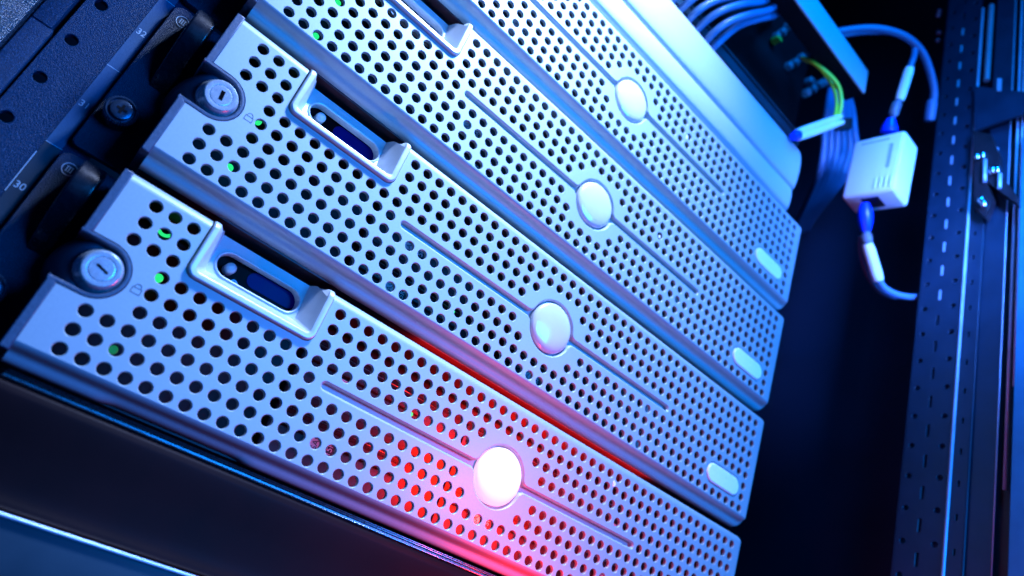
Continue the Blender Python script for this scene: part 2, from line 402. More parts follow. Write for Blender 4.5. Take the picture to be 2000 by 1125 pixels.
    allc = cols + [c0] + corner(RX, BZ, -PI / 2, 0, 'br') + [c1] + edge(ir) + [c2] + corner(RX, TZ, 0, PI / 2, 'tr') + [c3] + edge(t1)
    mb.loft(allc, False, True)
    mb.loft(edge(t2), False, True)
    return mb

def lcd_mesh():
    "proud rim round the finger recess, sloping walls and the floor with its long slot"
    mb = MB(); x0, x1, zb = LCDX0 + 0.42, LCDX1 - 0.42, LCDZ + 0.42
    n = 6; top = 3.4
    def U(ins, zt, r, y, extra=0):
        a, b, c = x0 + ins, x1 - ins, zb + ins
        p = [(b, zt)] + [(b - r + r * math.cos(q), c + r + r * math.sin(q)) for q in [-PI / 2 * k / n for k in range(n + 1)]]
        p += [(a + r + r * math.cos(q), c + r + r * math.sin(q)) for q in [-PI / 2 - PI / 2 * k / n for k in range(n + 1)]] + [(a, zt)]
        return p
    # (inset, y, top z, corner radius)
    prof = [(0, 2.5, 4.0, 4.2), (0, -0.9, 4.0, 4.2), (0.25, -1.6, 4.2, 4.0), (0.8, -2.0, 4.3, 3.6), (2.4, -2.0, 4.3, 2.6), (3.0, -1.7, 4.2, 2.0), (3.4, -0.9, 4.0, 1.6)]
    R_ = []
    for ins, y, zt, r in prof: R_.append([(p[0], y, p[1]) for p in U(ins, zt, r, y)])
    # inner sloping walls down to the floor
    inner = []
    for p in R_[-1]: inner.append(p)
    def fy(z): return 11.0 + (z + 9.5) * 0.21
    tgt = []
    for p in R_[-1]:
        u = (p[0] - (x0 + 3.4)) / ((x1 - x0) - 6.8)
        X = 29.2 + (73.2 - 29.2) * u
        v = (p[2] - (zb + 3.4)) / (4.0 - (zb + 3.4))
        Z = -9.8 + (9.3 + 9.8) * v if v > 0.02 else -9.8
        if v > 0.98: Z = 9.3
        tgt.append((X, fy(Z), Z))
    steps = []
    for q in range(1, 7):
        t = q / 6; tt = t
        steps.append([(a[0] + (b[0] - a[0]) * tt, a[1] + (b[1] - a[1]) * t, a[2] + (b[2] - a[2]) * (tt if abs(a[2] - 4.0) > 0.5 else min(1, t * 1.6))) for a, b in zip(R_[-1], tgt)])
    mb.loft(R_ + steps, False, True)
    # rounded tops of the two cheeks, rolling back like the sheet's top edge
    for side in (0, -1):
        rowF = [r[side] for r in R_]
        cols = []
        for k in range(10):
            q = PI / 2 * k / 9
            cols.append([(p[0], p[1] + 6.5 * (1 - math.cos(q)), p[2] + 4.6 * math.sin(q)) for p in rowF])
        mb.loft(cols, False, True)
        # inner cheek face behind the rounded top
        last = rowF[-1]; t_ = tgt[side]
        mb.add([last] + [c[-1] for c in cols] + [(t_[0], t_[1], 9.3)], [tuple(range(12))])
    # floor with slot
    SL = stad(31.6, 72.2, -2.4, 6.1)
    flo = [(29.2, -9.8), (73.2, -9.8), (73.2, 9.3), (29.2, 9.3)]
    tmp = MB(); tmp.fill(flo, [offs(SL, -0.9)], 0)
    mb.add([(v[0], fy(v[2]), v[2]) for v in tmp.v], tmp.f)
    pr = [(-0.9, 0), (-0.7, -0.55), (-0.3, -0.8), (0.1, -0.6), (0.4, 0.4), (0.5, 4.5)]
    mb.loft([[(x, fy(z) + dy, z) for x, z in offs(SL, d)] for d, dy in pr], True, True)
    mb.add([(29.2, fy(9.3), 9.3), (73.2, fy(9.3), 9.3), (73.2, 30, 9.3), (29.2, 30, 9.3)], [(0, 1, 2, 3)])
    return mb

def edge_trim_mesh():
    "textured plastic that shows as a border left of the silver sheet and round the lock notch"
    mb = MB(); o_ = [(-16.4, 6.5), (LX, 6.5)]
    def plate(loop, y0, y1, b=0.5):
        mb.loft(rings(loop, [(0, y1), (0, y0 + b), (b * 0.35, y0 + b * 0.3), (b, y0)]), True, True); mb.fill(offs(loop, b), [], y0)
    plate([(-16.5, NZ1 - 3.0 + 0.4), (LX + 0.02, NZ1 - 0.05), (LX + 0.02, 7.4), (-16.5, 7.4)], -0.2, 30)
    plate([(-16.5, BZ - 4), (LX + 0.02, BZ - 4), (LX + 0.02, NZ0 + 0.02), (-16.5, NZ0 + 2.6)], -0.2, 30)
    cz = (NZ0 + NZ1) / 2; n = 24
    def U(r, x): return [(x, cz + r)] + [(NCX + r * math.cos(a), cz + r * math.sin(a)) for a in [PI / 2 - PI * k / n for k in range(n + 1)]] + [(x, cz - r)]
    def ring(r, y, x=-16.5): return [(p[0], y, p[1]) for p in U(r, x)]
    mb.loft([ring(NR - 0.15, 1.2), ring(NR - 0.2, 0.25), ring(NR - 0.55, -0.15), ring(NR - 1.5, -0.2), ring(NR - 2.0, 0.2), ring(NR - 2.2, 1.0), ring(NR - 2.3, 7.5)], False, True)
    return mb
def housing_mesh():
    mb = MB(); cz = (NZ0 + NZ1) / 2; rr = NR - 2.2
    nu, nv = 26, 22; rows = []
    for j in range(nv + 1):
        v = j / nv; z = cz + rr - 2 * rr * v; row = []
        xl = -17.0 - 3.8 * math.sin(PI * min(1, max(0, 0.12 + 0.80 * v)))
        for i in range(nu + 1):
            u = i / nu
            xr = NCX + math.sqrt(max(0, rr * rr - (z - cz) ** 2))
            if u < 0.35: x = xr + (-9.0 - xr) * u / 0.35; y = 5.0
            else:
                t = (u - 0.35) / 0.65; q = PI / 2 * t
                x = -9.0 + (xl + 9.0) * math.sin(q); y = 5.0 + 27 * (1 - math.cos(q))
            y += 3.5 * (abs(2 * v - 0.85)) ** 2.6 * (0 if u < 0.35 else ss(0.35, 0.7, u))
            row.append((x, y, z))
        rows.append(row)
    mb.loft(rows, False, True)
    # top and bottom closing strips
    for row in (rows[0], rows[-1]): mb.loft([row, [(p[0], 33, p[2]) for p in row]], False, False)
    return mb
def lathe_y(mb, cx, cz, prof, n=40, cap=True):
    "prof: (r, y) going outwards-in; revolved round the y axis through (cx, cz)"
    rs = [[(x, y, z) for x, z in circ(cx, cz, max(r, 0.001), n)] for r, y in prof]
    mb.loft(rs, True, True, False, cap)
def copy_tree(o, parent=None):
    c = o.copy(); C.objects.link(c)
    if parent: c.parent = parent
    for ch in o.children: copy_tree(ch, c)
    return c

LEDS = {0: [((320, 456), 3.4, 'ring'), ((309.5, 543), 2.0, 'on'), ((221, 683), 1.9, 'dim'), ((803, 809), 1.2, 'on')],
        1: [((523, 147), 1.6, 'on'), ((504, 236), 2.0, 'on'), ((448, 327), 1.9, 'on'), ((886, 609), 0.8, 'on')],
        2: [((617, 70), 1.8, 'on'), ((660, 5), 1.8, 'on')], 3: []}
D = 88.9
def make_server():
    t = empty('rack_server', (0, 0, 0))
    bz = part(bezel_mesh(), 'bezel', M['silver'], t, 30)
    part(lcd_mesh(), 'display_surround', M['silver_bright'], bz, 32)
    part(edge_trim_mesh(), 'edge_trim', M['plastic'], t, 40)
    h = part(housing_mesh(), 'lock_housing', M['plastic'], t, 60)
    # lock: black seat, silver cone, face with engraved circle and keyway
    lk = MB(); cx, cz = -3.4, -32.0
    lathe_y(lk, cx, cz, [(9.0, 6.5), (8.9, 3.6), (8.6, 3.0), (7.3, -0.6), (7.0, -1.1), (6.6, -1.35), (5.2, -1.4), (4.85, -1.35), (4.75, -1.15), (4.62, -1.15), (4.5, -1.35), (4.2, -1.4)], 48)
    part(lk, 'lock', M['lock'], t, 30)
    # display window
    wd = MB(); wd.box(29.5, 74.5, 19.2, 21, -9.5, 5.2); part(wd, 'display_window', M['window'], t)
    ds = MB(); ds.loft([[(x, 19.1, z) for x, z in stad(47.5, 72.5, -0.8, 3.7)], [(x, 18.7, z) for x, z in stad(47.5, 72.5, -0.8, 3.7)]], True, False, False, True); part(ds, 'display', M['screen'], t)
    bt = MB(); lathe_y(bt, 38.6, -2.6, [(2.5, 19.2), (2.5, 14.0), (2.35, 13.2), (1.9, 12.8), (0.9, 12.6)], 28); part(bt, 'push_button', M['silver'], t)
    im = MB(); lathe_y(im, 43.6, -6.6, [(1.75, 19.15), (1.75, 18.8)], 24); part(im, 'info_mark', M['ink'], t)
    text('info_letter', 'i', 3.2, (43.6, 18.72, -6.6), M['ink_dark'], t)
    # round emblem button and oval badge
    em = MB(); lathe_y(em, 204, -32, [(14.9, 3.4), (14.9, 0.9), (14.5, 0.15), (13.9, -0.35), (12.6, -0.9), (10.4, -1.45), (7.8, -1.85), (5.0, -2.1), (2.4, -2.2)], 56); part(em, 'emblem_button', M['dome'], t, 60)
    ob = MB(); lpo = offs(OVAL, 1.35)
    ob.loft([[(x, y, z) for x, z in (offs(lpo, d) if d else lpo)] for d, y in [(0, 1.6), (0, -0.1), (0.3, -0.55), (0.9, -0.8)]], True, True); ob.fill(offs(lpo, 0.9), [], -0.8)
    part(ob, 'badge', M['badge'], t)
    # padlock symbol printed beside the lock
    px, pz = 10.6, -32.4; pl = MB()
    def bar(x0, x1, z0, z1): pl.box(px + x0, px + x1, -0.06, 0.02, pz + z0, pz + z1)
    bar(-1.9, 1.9, -1.95, -1.65); bar(-1.9, 1.9, 0.3, 0.6); bar(-1.9, -1.6, -1.65, 0.3); bar(1.6, 1.9, -1.65, 0.3)
    arc = [(px + 1.25 * math.cos(a), -0.02, pz + 0.9 + 1.25 * math.sin(a)) for a in [PI * k / 12 for k in range(13)]]
    pl.tube([(px + 1.25, -0.02, pz + 0.5)] + arc + [(px - 1.25, -0.02, pz + 0.5)], 0.14, 6)
    part(pl, 'padlock_symbol', M['ink_dark'], t)
    # chassis behind the sheet
    sh = MB(); sh.box(-12.5, 420.4, 11.5, 34, -74.85, -73.6); sh.box(-12.5, 21.4, 10.8, 34, 7.6, 8.5); sh.box(81.9, 420.8, 10.8, 34, 7.6, 8.5); sh.box(419.8, 420.6, 10.8, 34, -74, 7.5)
    part(sh, 'bezel_shroud', M['shroud'], t)
    ch = MB(); ch.box(-14, 418, 46, 48, -73, 7); ch.box(-14, 418, 31, 46, 6.2, 7.4); ch.box(-14, 418, 31, 46, -74.8, -73.6); ch.box(-14, -12.6, 31, 46, -73, 6); ch.box(416.5, 418, 31, 46, -73, 6)
    ch.box(-14, 418, 34, 46, -2, 1.5)
    part(ch, 'chassis', M['dark'], t)
    for ix in range(3):
        for iz in range(2):
            x0 = 92 + ix * 106; z0 = -70 + iz * 34
            dc = MB(); dc.box(x0, x0 + 103, 38, 46, z0, z0 + 30.5, 0.8); dc.box(x0 + 3, x0 + 78, 35.5, 38, z0 + 20, z0 + 27, 0.8)
            for k in range(7): dc.box(x0 + 5 + k * 9, x0 + 11 + k * 9, 37.2, 38.2, z0 + 4, z0 + 12)
            d = part(dc, 'drive_carrier', M['carrier'], t)
            zc = -51.4 if iz == 0 else -23.6
            lb = MB(); lb.box(x0 + 21.5, x0 + 29.2, 34.9, 36, zc - 6, zc + 6); part(lb, 'drive_label', M['label'], d)
            text('drive_lettering', 'SAS', 4.4, (x0 + 25.6, 34.8, zc), M['ink_dark'], d, rot=-PI / 2)
            lc = MB(); lc.box(x0 + 29.3, x0 + 38, 34.8, 36, zc - 6, zc + 6); part(lc, 'drive_label', M['black'], d)
            text('drive_lettering', '15K', 4.4, (x0 + 33.6, 34.7, zc), M['label'], d, rot=-PI / 2)
            sl = MB(); sl.tube([(x0 + 2, 35.0, z0 + 28.6), (x0 + 80, 35.0, z0 + 28.6)], 0.28, 6); part(sl, 'latch_edge', M['steel'], d)
    # rack ear, its emblem, curled latch and thumb screw
    er = MB(); lp = rrect(-39.2, -8, -73.2, 12.0, [3, 0.4, 0.4, 4]); er.loft(rings(lp, [(0, 36.6), (0, 33.4), (0.15, 33.1), (0.4, 33.0)]), True, True); er.fill(offs(lp, 0.4), [], 33.0)
    ear = part(er, 'mounting_ear', M['ear'], t)
    eb = MB(); cx, cz = -33.3, 5.2
    arc = [(cx + 2.75 * math.cos(a), 32.95, cz + 2.75 * math.sin(a)) for a in [math.radians(10 + 320 * k / 30) for k in range(31)]]
    eb.tube(arc, 0.24, 6)
    for k in (-1, 0, 1):
        x = cx + k * 0.95; eb.box(x - 0.2, x + 0.2, 32.9, 33.0, cz - 1.15, cz + 1.15); 
        for zz in (-1.25, 1.1): eb.box(x - 0.42, x + 0.42, 32.88, 32.99, cz + zz, cz + zz + 0.25)
    part(eb, 'ear_emblem', M['ink'], ear)
    lt = MB(); path = catmull([(33, 8.0), (24, 7.4), (16.5, 5.0), (12.5, -0.5), (13.0, -8), (18.0, -16), (26, -24), (34, -30)], 6)
    path = [p for p in path]
    rs = []
    for i, p in enumerate(path):
        a = path[min(i + 1, len(path) - 1)] - path[max(i - 1, 0)]; a.normalize(); nrm = Vector((-a.y, a.x))
        if nrm.x > 0: nrm = -nrm
        u = i / (len(path) - 1); xl, xr = -30.4 + 1.0 * u, -20.6
        th = 1.6; sec = []
        for (x, s_) in ((xl, 0.2), (xl + 0.25, -0.75), (xl + 0.7, -1.0), (xl + 1.1, -1.02), (xr - 1.1, -1.02), (xr - 0.7, -1.0), (xr - 0.25, -0.75), (xr, 0.2), (xr - 0.3, 2.2), (xl + 0.3, 2.2)):
            q = p - nrm * s_ * th * (-1) * -1
            sec.append((x, p.x - nrm.x * s_ * th * -1 * -1 if False else p.x + nrm.x * (-s_) * th, p.y + nrm.y * (-s_) * th))
        rs.append(sec)
    lt.loft(rs, True, True, True, True)
    part(lt, 'ear_latch', M['latch'], t, 50)
    tsw = MB(); cx, cz = -30.8, -52.4
    lathe_y(tsw, cx, cz, [(6.4, 33.0), (6.4, 24.6), (6.2, 23.9), (5.9, 23.6), (5.6, 23.6), (5.3, 23.9), (5.1, 24.6), (4.6, 24.6), (4.45, 23.2), (4.2, 22.9), (3.9, 22.8), (2.5, 22.7)], 44)
    ts = part(tsw, 'thumb_screw', M['screw'], t, 30)
    cr = MB(); cr.box(cx - 2.1, cx + 2.1, 22.5, 22.9, cz - 0.55, cz + 0.55); cr.box(cx - 0.55, cx + 0.55, 22.45, 22.85, cz - 2.1, cz + 2.1); part(cr, 'cross_slot', M['void'], ts)
    kn = MB()
    for k in range(36):
        a = 2 * PI * k / 36; kn.tube([(cx + 6.35 * math.cos(a), 24.2, cz + 6.35 * math.sin(a)), (cx + 6.35 * math.cos(a), 30, cz + 6.35 * math.sin(a))], 0.32, 5)
    part(kn, 'knurling', M['screw'], ts)
    return t

srv = make_server()
LBL = ['silver server with the glowing red-lit round button, lowest of the four stacked servers',
       'silver server second from the bottom, directly above the one with the lit button',
       'silver server third from the bottom, its display recess cut by the frame top',
       'brightest silver server at the top of the perforated stack, beneath the smooth rounded panel']
servers = [srv]
for i in range(1, 4):
    servers.append(copy_tree(srv))
for i, s_ in enumerate(servers):
    s_.location = (0, 0, D * i * S)
    tag(s_, LBL[i], 'server', 'perforated servers stacked in the rack')
bpy.context.view_layer.update()
# per-server differences
for i, s_ in enumerate(servers):
    # keyway (turned differently on each lock) and its stamped digits
    ang = {0: math.radians(-72), 1: math.radians(-8), 2: 0.5, 3: 0.1}[i]
    kb = MB(); u = Vector((math.sin(ang), 0, math.cos(ang))); v = Vector((math.cos(ang), 0, -math.sin(ang))); c0 = Vector((-3.2, -1.44, -31.9 + D * i))
    L_, W_ = (2.5, 0.5) if i == 0 else (2.3, 0.85)
    q = [c0 + u * a + v * b for a, b in ((-L_, -W_), (-L_, W_), (L_, W_), (L_, -W_))]
    kb.loft([[tuple(p) for p in q], [(p.x, p.y + 0.06, p.z) for p in q]], True, False, True, True)
    part(kb, 'keyway', M['window'], s_)
    if i < 2: text('lock_digits', '361', 1.9, (-5.7, -1.42, -30.6 + D * i), M['port'], s_, rot=-0.9, ext=0.01)
    for (p, r, kd) in LEDS[i]:
        P = atY(p[0], p[1], 33); lm = MB()
        if kd == 'ring':
            lm.tube([(P.x + 3.3 * math.cos(a), 33, P.z + 2.6 + 3.3 * math.sin(a)) for a in [math.radians(195 + 150 * k / 16) for k in range(17)]], 0.75, 8)
        else: lathe_y(lm, P.x, P.z, [(r, 34), (r, 33), (r * 0.8, 32.6)], 20)
        part(lm, 'status_light', M['led_dim'] if kd == 'dim' else M['led'], s_)
# emblem button of the lowest server gets an added glow, it is no lamp
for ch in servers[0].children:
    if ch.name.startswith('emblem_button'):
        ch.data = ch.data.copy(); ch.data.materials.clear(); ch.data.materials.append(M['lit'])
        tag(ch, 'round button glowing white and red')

# ------------------------------------------------------------------ left rack rail
rr = empty('rack_rail', (-53, 38, 0), 'black powder-coated rack rail with round holes and the numbered tape 30 to 32', 'rack rail')
mb = MB(); hz = [12.7 + 22.22 * k for k in range(-12, 22)]
outl = [(-67.8, -280), (-30, -280), (-30, 510), (-67.8, 510)]
hs = [circ(-62.2, z, 2.9, 28) for z in hz]
mb.fill(outl, hs, 38.0)
for h in hs: mb.loft([[(x, 38.0, z) for x, z in h], [(x, 38.25, z) for x, z in offs(h, 0.3)], [(x, 41, z) for x, z in offs(h, 0.35)]], True, True)
mb.box(-67.8, -67.4, 38.0, 60, -280, 510)
part(mb, 'rail_plate', M['rail'], rr)
mb = MB(); mb.box(-46.5, -40.2, 37.75, 37.95, 12.5, 510); part(mb, 'number_tape', M['tape'], rr)
mb = MB(); mb.box(-46.5, -40.2, 37.78, 37.96, -280, 11.9); part(mb, 'number_tape', M['tape2'], rr)
for k in range(0, 5):
    mb = MB(); mb.box(-46.5, -39.9, 37.68, 37.75, 12.45 + 44.45 * k - 0.12, 12.45 + 44.45 * k + 0.12); part(mb, 'tick_line', M['ink'], rr)
mb = MB(); mb.box(-46.9, -46.6, 37.68, 37.77, -14, 6.5); part(mb, 'tick_line', M['ink'], rr)
for n_, z in ((32, 79.4), (31, 34.9), (30, -9.6), (33, 123.8), (29, -54)):
    text('tape_number', str(n_), 4.3, (-43.75, 37.7, z), M['ink'], rr)
mb = MB(); mb.box(-77.5, -68.6, 35.6, 60, -280, 55.2, 0.4); mb.box(-77.5, -69.6, 35.2, 60, 55.2, 510, 0.4)
part(mb, 'rail_flange', M['rail'], rr)
sp = MB(); sp.box(-190, -78.2, 31.0, 60, -280, 510, 0.6)
tag(sp.build('cabinet_side_panel', M['rough'], None, loc=(-130, 31, 0)), 'coarse glittering dark side panel beyond the numbered rail', 'side panel')

# ------------------------------------------------------------------ panels below the lowest server
bp = empty('blank_panel', (180, 3, -100), 'black satin blank panel with thin bright edges under the lowest server', 'panel')
mb = MB()
prof = [(30, -79.5), (10, -79.6), (5, -80.2), (3.4, -82.5), (3.0, -86), (3.0, -100), (2.2, -112), (0.5, -117.2), (2, -118.2), (30, -118.2)]
pr = catmull([(a, b, 0) for a, b in prof], 5)
mb.loft([[(-15, p.x, p.y) for p in pr], [(440, p.x, p.y) for p in pr]], False, True)
part(mb, 'panel_face', M['gloss'], bp, 60)
mb = MB(); mb.tube([(-10, 6.5, -77.6), (440, 6.5, -77.6)], 0.42, 8); mb.tube([(-10.5, 4.6, -79.3), (440, 4.6, -79.3)], 0.38, 8); mb.tube([(-9.5, 7.6, -76.6), (440, 8.6, -77.0)], 0.3, 8)
mb.box(-10, 440, 7, 16, -78.9, -78.2)
part(mb, 'metal_trim', M['steel'], bp)
lp_ = empty('drawer_front', (180, 1, -140), 'slate grey drawer front with a bright upper edge at the bottom left corner', 'drawer')
mb = MB(); mb.box(-15, 440, 0.6, 40, -164, -120.3, 0.5); part(mb, 'drawer_face', M['bluegrey'], lp_)
mb = MB(); mb.tube([(-15, 0.0, -119.6), (440, 0.0, -119.6)], 0.75, 10); part(mb, 'edge_strip', M['edge'], lp_)

# ------------------------------------------------------------------ smooth rounded device above
sm = empty('storage_enclosure', (190, 0, 300), 'smooth pale silver device front with a long groove above the top perforated server', 'enclosure')
def roundend(prof, x0, x1, rx, name, m, root):
    mb = MB(); pts = catmull([(a, b, 0) for a, b in prof], 6); cols = []
    cy = 20; czm = sum(p.y for p in pts) / len(pts)
    for x, k in [(x0, 0)] + [(x1 - rx + rx * math.sin(PI / 2 * q / 8), 1 - math.cos(PI / 2 * q / 8)) for q in range(9)]:
        cols.append([(x, p.x + k * 7 * (1 if p.x < 20 else 0), p.y + (czm - p.y) * k * 0.10) for p in pts])
    mb.loft(cols, False, True); mb.add(cols[-1], [tuple(range(len(pts)))])
    return part(mb, name, m, root, 60)
roundend([(30, 276.6), (8, 276.8), (2, 278.2), (0.2, 281), (-0.6, 288), (-0.4, 295), (1.0, 297.8), (6, 298.2), (30, 298.2)], -14, 400, 9, 'lower_bezel', M['silver_bright'], sm)
roundend([(30, 299.2), (5, 299.2), (0.4, 300), (-1.4, 303), (-2.6, 312), (-2.8, 324), (-1.8, 334), (0.6, 340), (5, 343.4), (12, 345.5), (30, 347)], -14, 401, 10, 'upper_bezel', M['silver_bright'], sm)

# ------------------------------------------------------------------ switch with cables above it
sw = empty('network_switch', (190, 30, 420), 'black network switch with cables plugged in, recessed behind the long metal cover', 'switch')
mb = MB(); mb.box(-14, 425, 34, 80, 352, 520)
part(mb, 'switch_body', M['void'], sw)
mb = MB(); mb.box(-14, 418, 20, 34, 372, 381, 0.8); mb.tube([(-14, 20, 384), (418, 20, 384)], 1.0, 8)
part(mb, 'lower_lip', M['bluegrey'], sw)
for q in [(1530, 62), (1541, 50), (1519, 70), (1555, 122), (1567, 112), (1543, 128), (1590, 174), (1603, 164), (1578, 180), (1618, 108), (1584, 158), (1612, 160)]:
    p = atY(q[0], q[1], 30); mb = MB(); mb.box(p.x - 3.2, p.x + 3.2, 28, 36, p.z - 3.4, p.z + 3.4, 0.8); mb.box(p.x - 1.6, p.x + 1.6, 26.8, 28, p.z - 1.8, p.z + 1.8, 0.4)
    part(mb, 'port_module', M['port'], sw)
for q in [(1517, 78), (1455, 38)]:
    p = atY(q[0], q[1], 28); mb = MB(); mb.box(p.x - 3.5, p.x + 3.5, 24, 33, p.z - 2, p.z + 2, 0.8); part(mb, 'pull_tab', M['yellow'], sw)
cv = empty('cable_cover', (240, -11, 459), 'long metal cable cover with a bright front edge above the black switch', 'cover')
mb = MB(); mb.box(150, 446, -20, -17.5, 444.5, 474, 1.0); part(mb, 'front_face', M['silver_bright'], cv)  # paler paint puts the light on the cover's front into its colour
mb = MB(); mb.box(150, 446, -17.4, -1, 444, 446); part(mb, 'lower_flange', M['void'], cv)  # underside shade put into the colour of a near-black flange

def cable(name, pts, r, m, label, group=None, cat='cable', extra=None):
    P = catmull(pts, 9)
    root = empty(name, P[len(P) // 2], label, cat, group)
    mb = MB(); mb.tube(P, r, 16); part(mb, 'cable_jacket', m, root)
    for (nm, a, b, rad, mm) in (extra or []):
        mb = MB()
        if isinstance(rad, (list, tuple)):
            n = len(rad); mb.tube([Vector(a) + (Vector(b) - Vector(a)) * k / (n - 1) for k in range(n)], list(rad), 16)
        else: mb.tube([Vector(a) + (Vector(b) - Vector(a)) * k / 6 for k in range(7)], [rad * 0.85] + [rad] * 5 + [rad * 0.85], 16)
        part(mb, nm, mm, root)
    return root
def pY(l): return [atY(x, y, Y) for x, y, Y in l]
def pD(l): return [atD(x, y, d) for x, y, d in l]
# bundle arching over the switch
ARC = [[(1368, 95, 22), (1392, 66, 8), (1425, 42, -2), (1465, 28, -6), (1505, 18, -2), (1530, -10, 10)],
       [(1350, 70, 24), (1380, 40, 10), (1412, 20, 0), (1450, 8, -4), (1492, 2, 0), (1520, -20, 12)],
       [(1335, 50, 24), (1362, 22, 10), (1395, 2, 2), (1435, -8, -2), (1480, -14, 2)],
       [(1318, 30, 26), (1345, 4, 12), (1375, -16, 4), (1420, -26, 0)],
       [(1378, 110, 24), (1402, 84, 12), (1440, 52, 4), (1478, 38, 0), (1512, 30, 6), (1530, 16, 20)],
       [(1302, 14, 26), (1325, -12, 12), (1350, -28, 6)]]
al = ['lowest', 'fourth from below', 'third from below', 'fifth from below', 'second from below', 'topmost']
names_arc = ['thick pale blue-grey cable second from below in the bundle arching over the switch', 'blue-grey cable third from below in the bundle arching over the switch',
             'blue-grey cable fourth from below in the arching bundle, cut by the top of the frame', 'blue-grey cable fifth from below in the arching bundle at the top of the frame',
             'lowest cable of the bundle arching over the black switch', 'outermost cable of the arching bundle, a stub at the top of the frame']
for l, nm in zip(ARC, names_arc): cable('patch_cable', pY(l), 3.1, M['cable'], nm, 'cables arching over the switch')
# ribbon of cables dropping behind the tie
fall = []
for k in range(6):
    u = k / 5
    pts = pY([(1622 + 34 * u, 176 + 8 * u, 34), (1616 + 48 * u, 215, 26), (1610 + 58 * u, 250, 22), (1609 + 62 * u, 290 + 6 * u, 24), (1601 + 52 * u, 335 + 6 * u, 32), (1584 + 36 * u, 380 + 4 * u, 60), (1558 + 26 * u, 432, 120), (1530 + 26 * u, 480, 220)])
    nth = ['leftmost', 'second from the left', 'third from the left', 'third from the right', 'second from the right', 'rightmost'][k]
    cable('patch_cable', pts, 3.6, M['cable'], nth + ' cable in the ribbon hanging below the black tie beside the switch', 'cables hanging below the black tie')
a, b = atY(1602, 246, 12), atY(1680, 243, 12)
mb = MB(); c_ = (atY(1640, 246, 22)); ax = (atY(1640, 226, 22) - atY(1636, 268, 22)).normalized(); sx = (b - a).normalized(); sy = ax.cross(sx).normalized()
rg = []
for h_ in (-6.5, -6, 0, 6, 6.5):
    k_ = 1.0 if abs(h_) < 6.4 else 0.93
    rg.append([c_ + ax * h_ + sx * 17.5 * k_ * math.cos(q) + sy * 10.5 * k_ * math.sin(q) for q in [2 * PI * i / 28 for i in range(28)]])
mb.loft(rg, True, True, True, True); tag(mb.build('cable_tie', M['velcro'], None, loc=tuple(c_)), 'wide black tie wrapped round the ribbon of hanging cables', 'cable tie')
# yellow-green pair with a pale sleeve
S1, S2 = atY(1557, 264, -8), atY(1644, 233, -14)
cable('fibre_cable', pY([(1568, 113, 14), (1590, 124, 0), (1615, 142, -8), (1636, 166, -12), (1643, 196, -14), (1639, 222, -14), (1632, 240, -14)]), 1.9, M['cable_yellow'], 'yellow-green cable curving down from the switch into a pale plug', 'yellow-green fibre pair')
cable('fibre_cable', pY([(1571, 117, 18), (1594, 127, 4), (1612, 146, -2), (1628, 172, -8), (1634, 200, -10), (1631, 226, -12), (1626, 242, -13)]), 1.7, M['cable_yellow'], 'inner yellow-green cable, the tighter of the two curves beside the switch', 'yellow-green fibre pair')
pg = empty('cable_plug', tuple((S1 + S2) / 2), 'pale double plug with a dark blue end under the yellow-green cables', 'plug')
dd = (S2 - S1).normalized(); side = dd.cross(Vector((0, 1, 0))).normalized()
mb = MB()
for s_ in (-1, 1): mb.tube([S1 + side * s_ * 2.6 + dd * k * (S2 - S1).length / 6 for k in range(7)], [2.6, 3.1, 3.1, 3.1, 3.1, 2.9, 2.2], 14)
part(mb, 'plug_body', M['sleeve'], pg)
mb = MB(); mb.tube([S1 - dd * 7 , S1 - dd * 1, S1 + dd * 1], [3.6, 4.6, 4.4], 12); part(mb, 'plug_end', M['boot'], pg)
# ------------------------------------------------------------------ white adapter box
BR = Matrix(((0.0253, 0.9989, -0.0383), (-0.997, 0.0224, -0.0747), (-0.0737, 0.0401, 0.9965)))
K = 1.24
org = CAM + (Vector((366.0, -62.2, 248.7)) - CAM) * K
bw, bd, bh = 37.38 * K, 23.24 * K, 52.08 * K
bx = empty('adapter_box', tuple(org), 'white adapter box hanging on two blue-booted cables beside the rack post', 'adapter')
def boxpart(fn, name, m, sub=None):
    mb = MB(); fn(mb); mb.v = [tuple(BR @ Vector(v) + org) for v in mb.v]; return part(mb, name, m, sub or bx, 50)
body = boxpart(lambda q: q.box(0, bw, 0, bd, 0, bh, 3.4), 'box_body', M['white'])
boxpart(lambda q: [q.box(bw * 0.60 + k * 4.4, bw * 0.60 + k * 4.4 + 1.9, -0.7, 0.8, 4.5, 15.5, 0.5) for k in range(4)], 'grip_rib', M['white'])
boxpart(lambda q: q.box(bw * 0.33, bw * 0.66, bd * 0.2, bd * 0.75, -0.3, 1.5), 'cable_socket', M['black'])
boxpart(lambda q: [q.box(bw * 0.78, bw * 0.80, -0.08, 0.2, bh * 0.38, bh * 0.80)] + [q.box(bw * 0.74, bw * 0.83, -0.09, 0.2, bh * (0.42 + 0.05 * k), bh * (0.42 + 0.05 * k) + 1.2) for k in range(8)] + [q.box(bw * (0.2 + 0.06 * k), bw * (0.2 + 0.06 * k) + 1.6, -0.09, 0.2, bh * 0.88, bh * 0.91) for k in range(9)], 'printed_marks', M['cable'])
def bxp(a, b, c): return BR @ Vector((bw * a, bd * b, bh * c)) + org
DB = 620
top0 = bxp(0.62, 0.55, 1.0); bot0 = bxp(0.48, 0.4, 0.02)
dT = (top0 - CAM).dot(Vector(RR[2])); dB = (bot0 - CAM).dot(Vector(RR[2]))
b1, b2 = atD(1736, 258, dT), atD(1740, 232, dT)
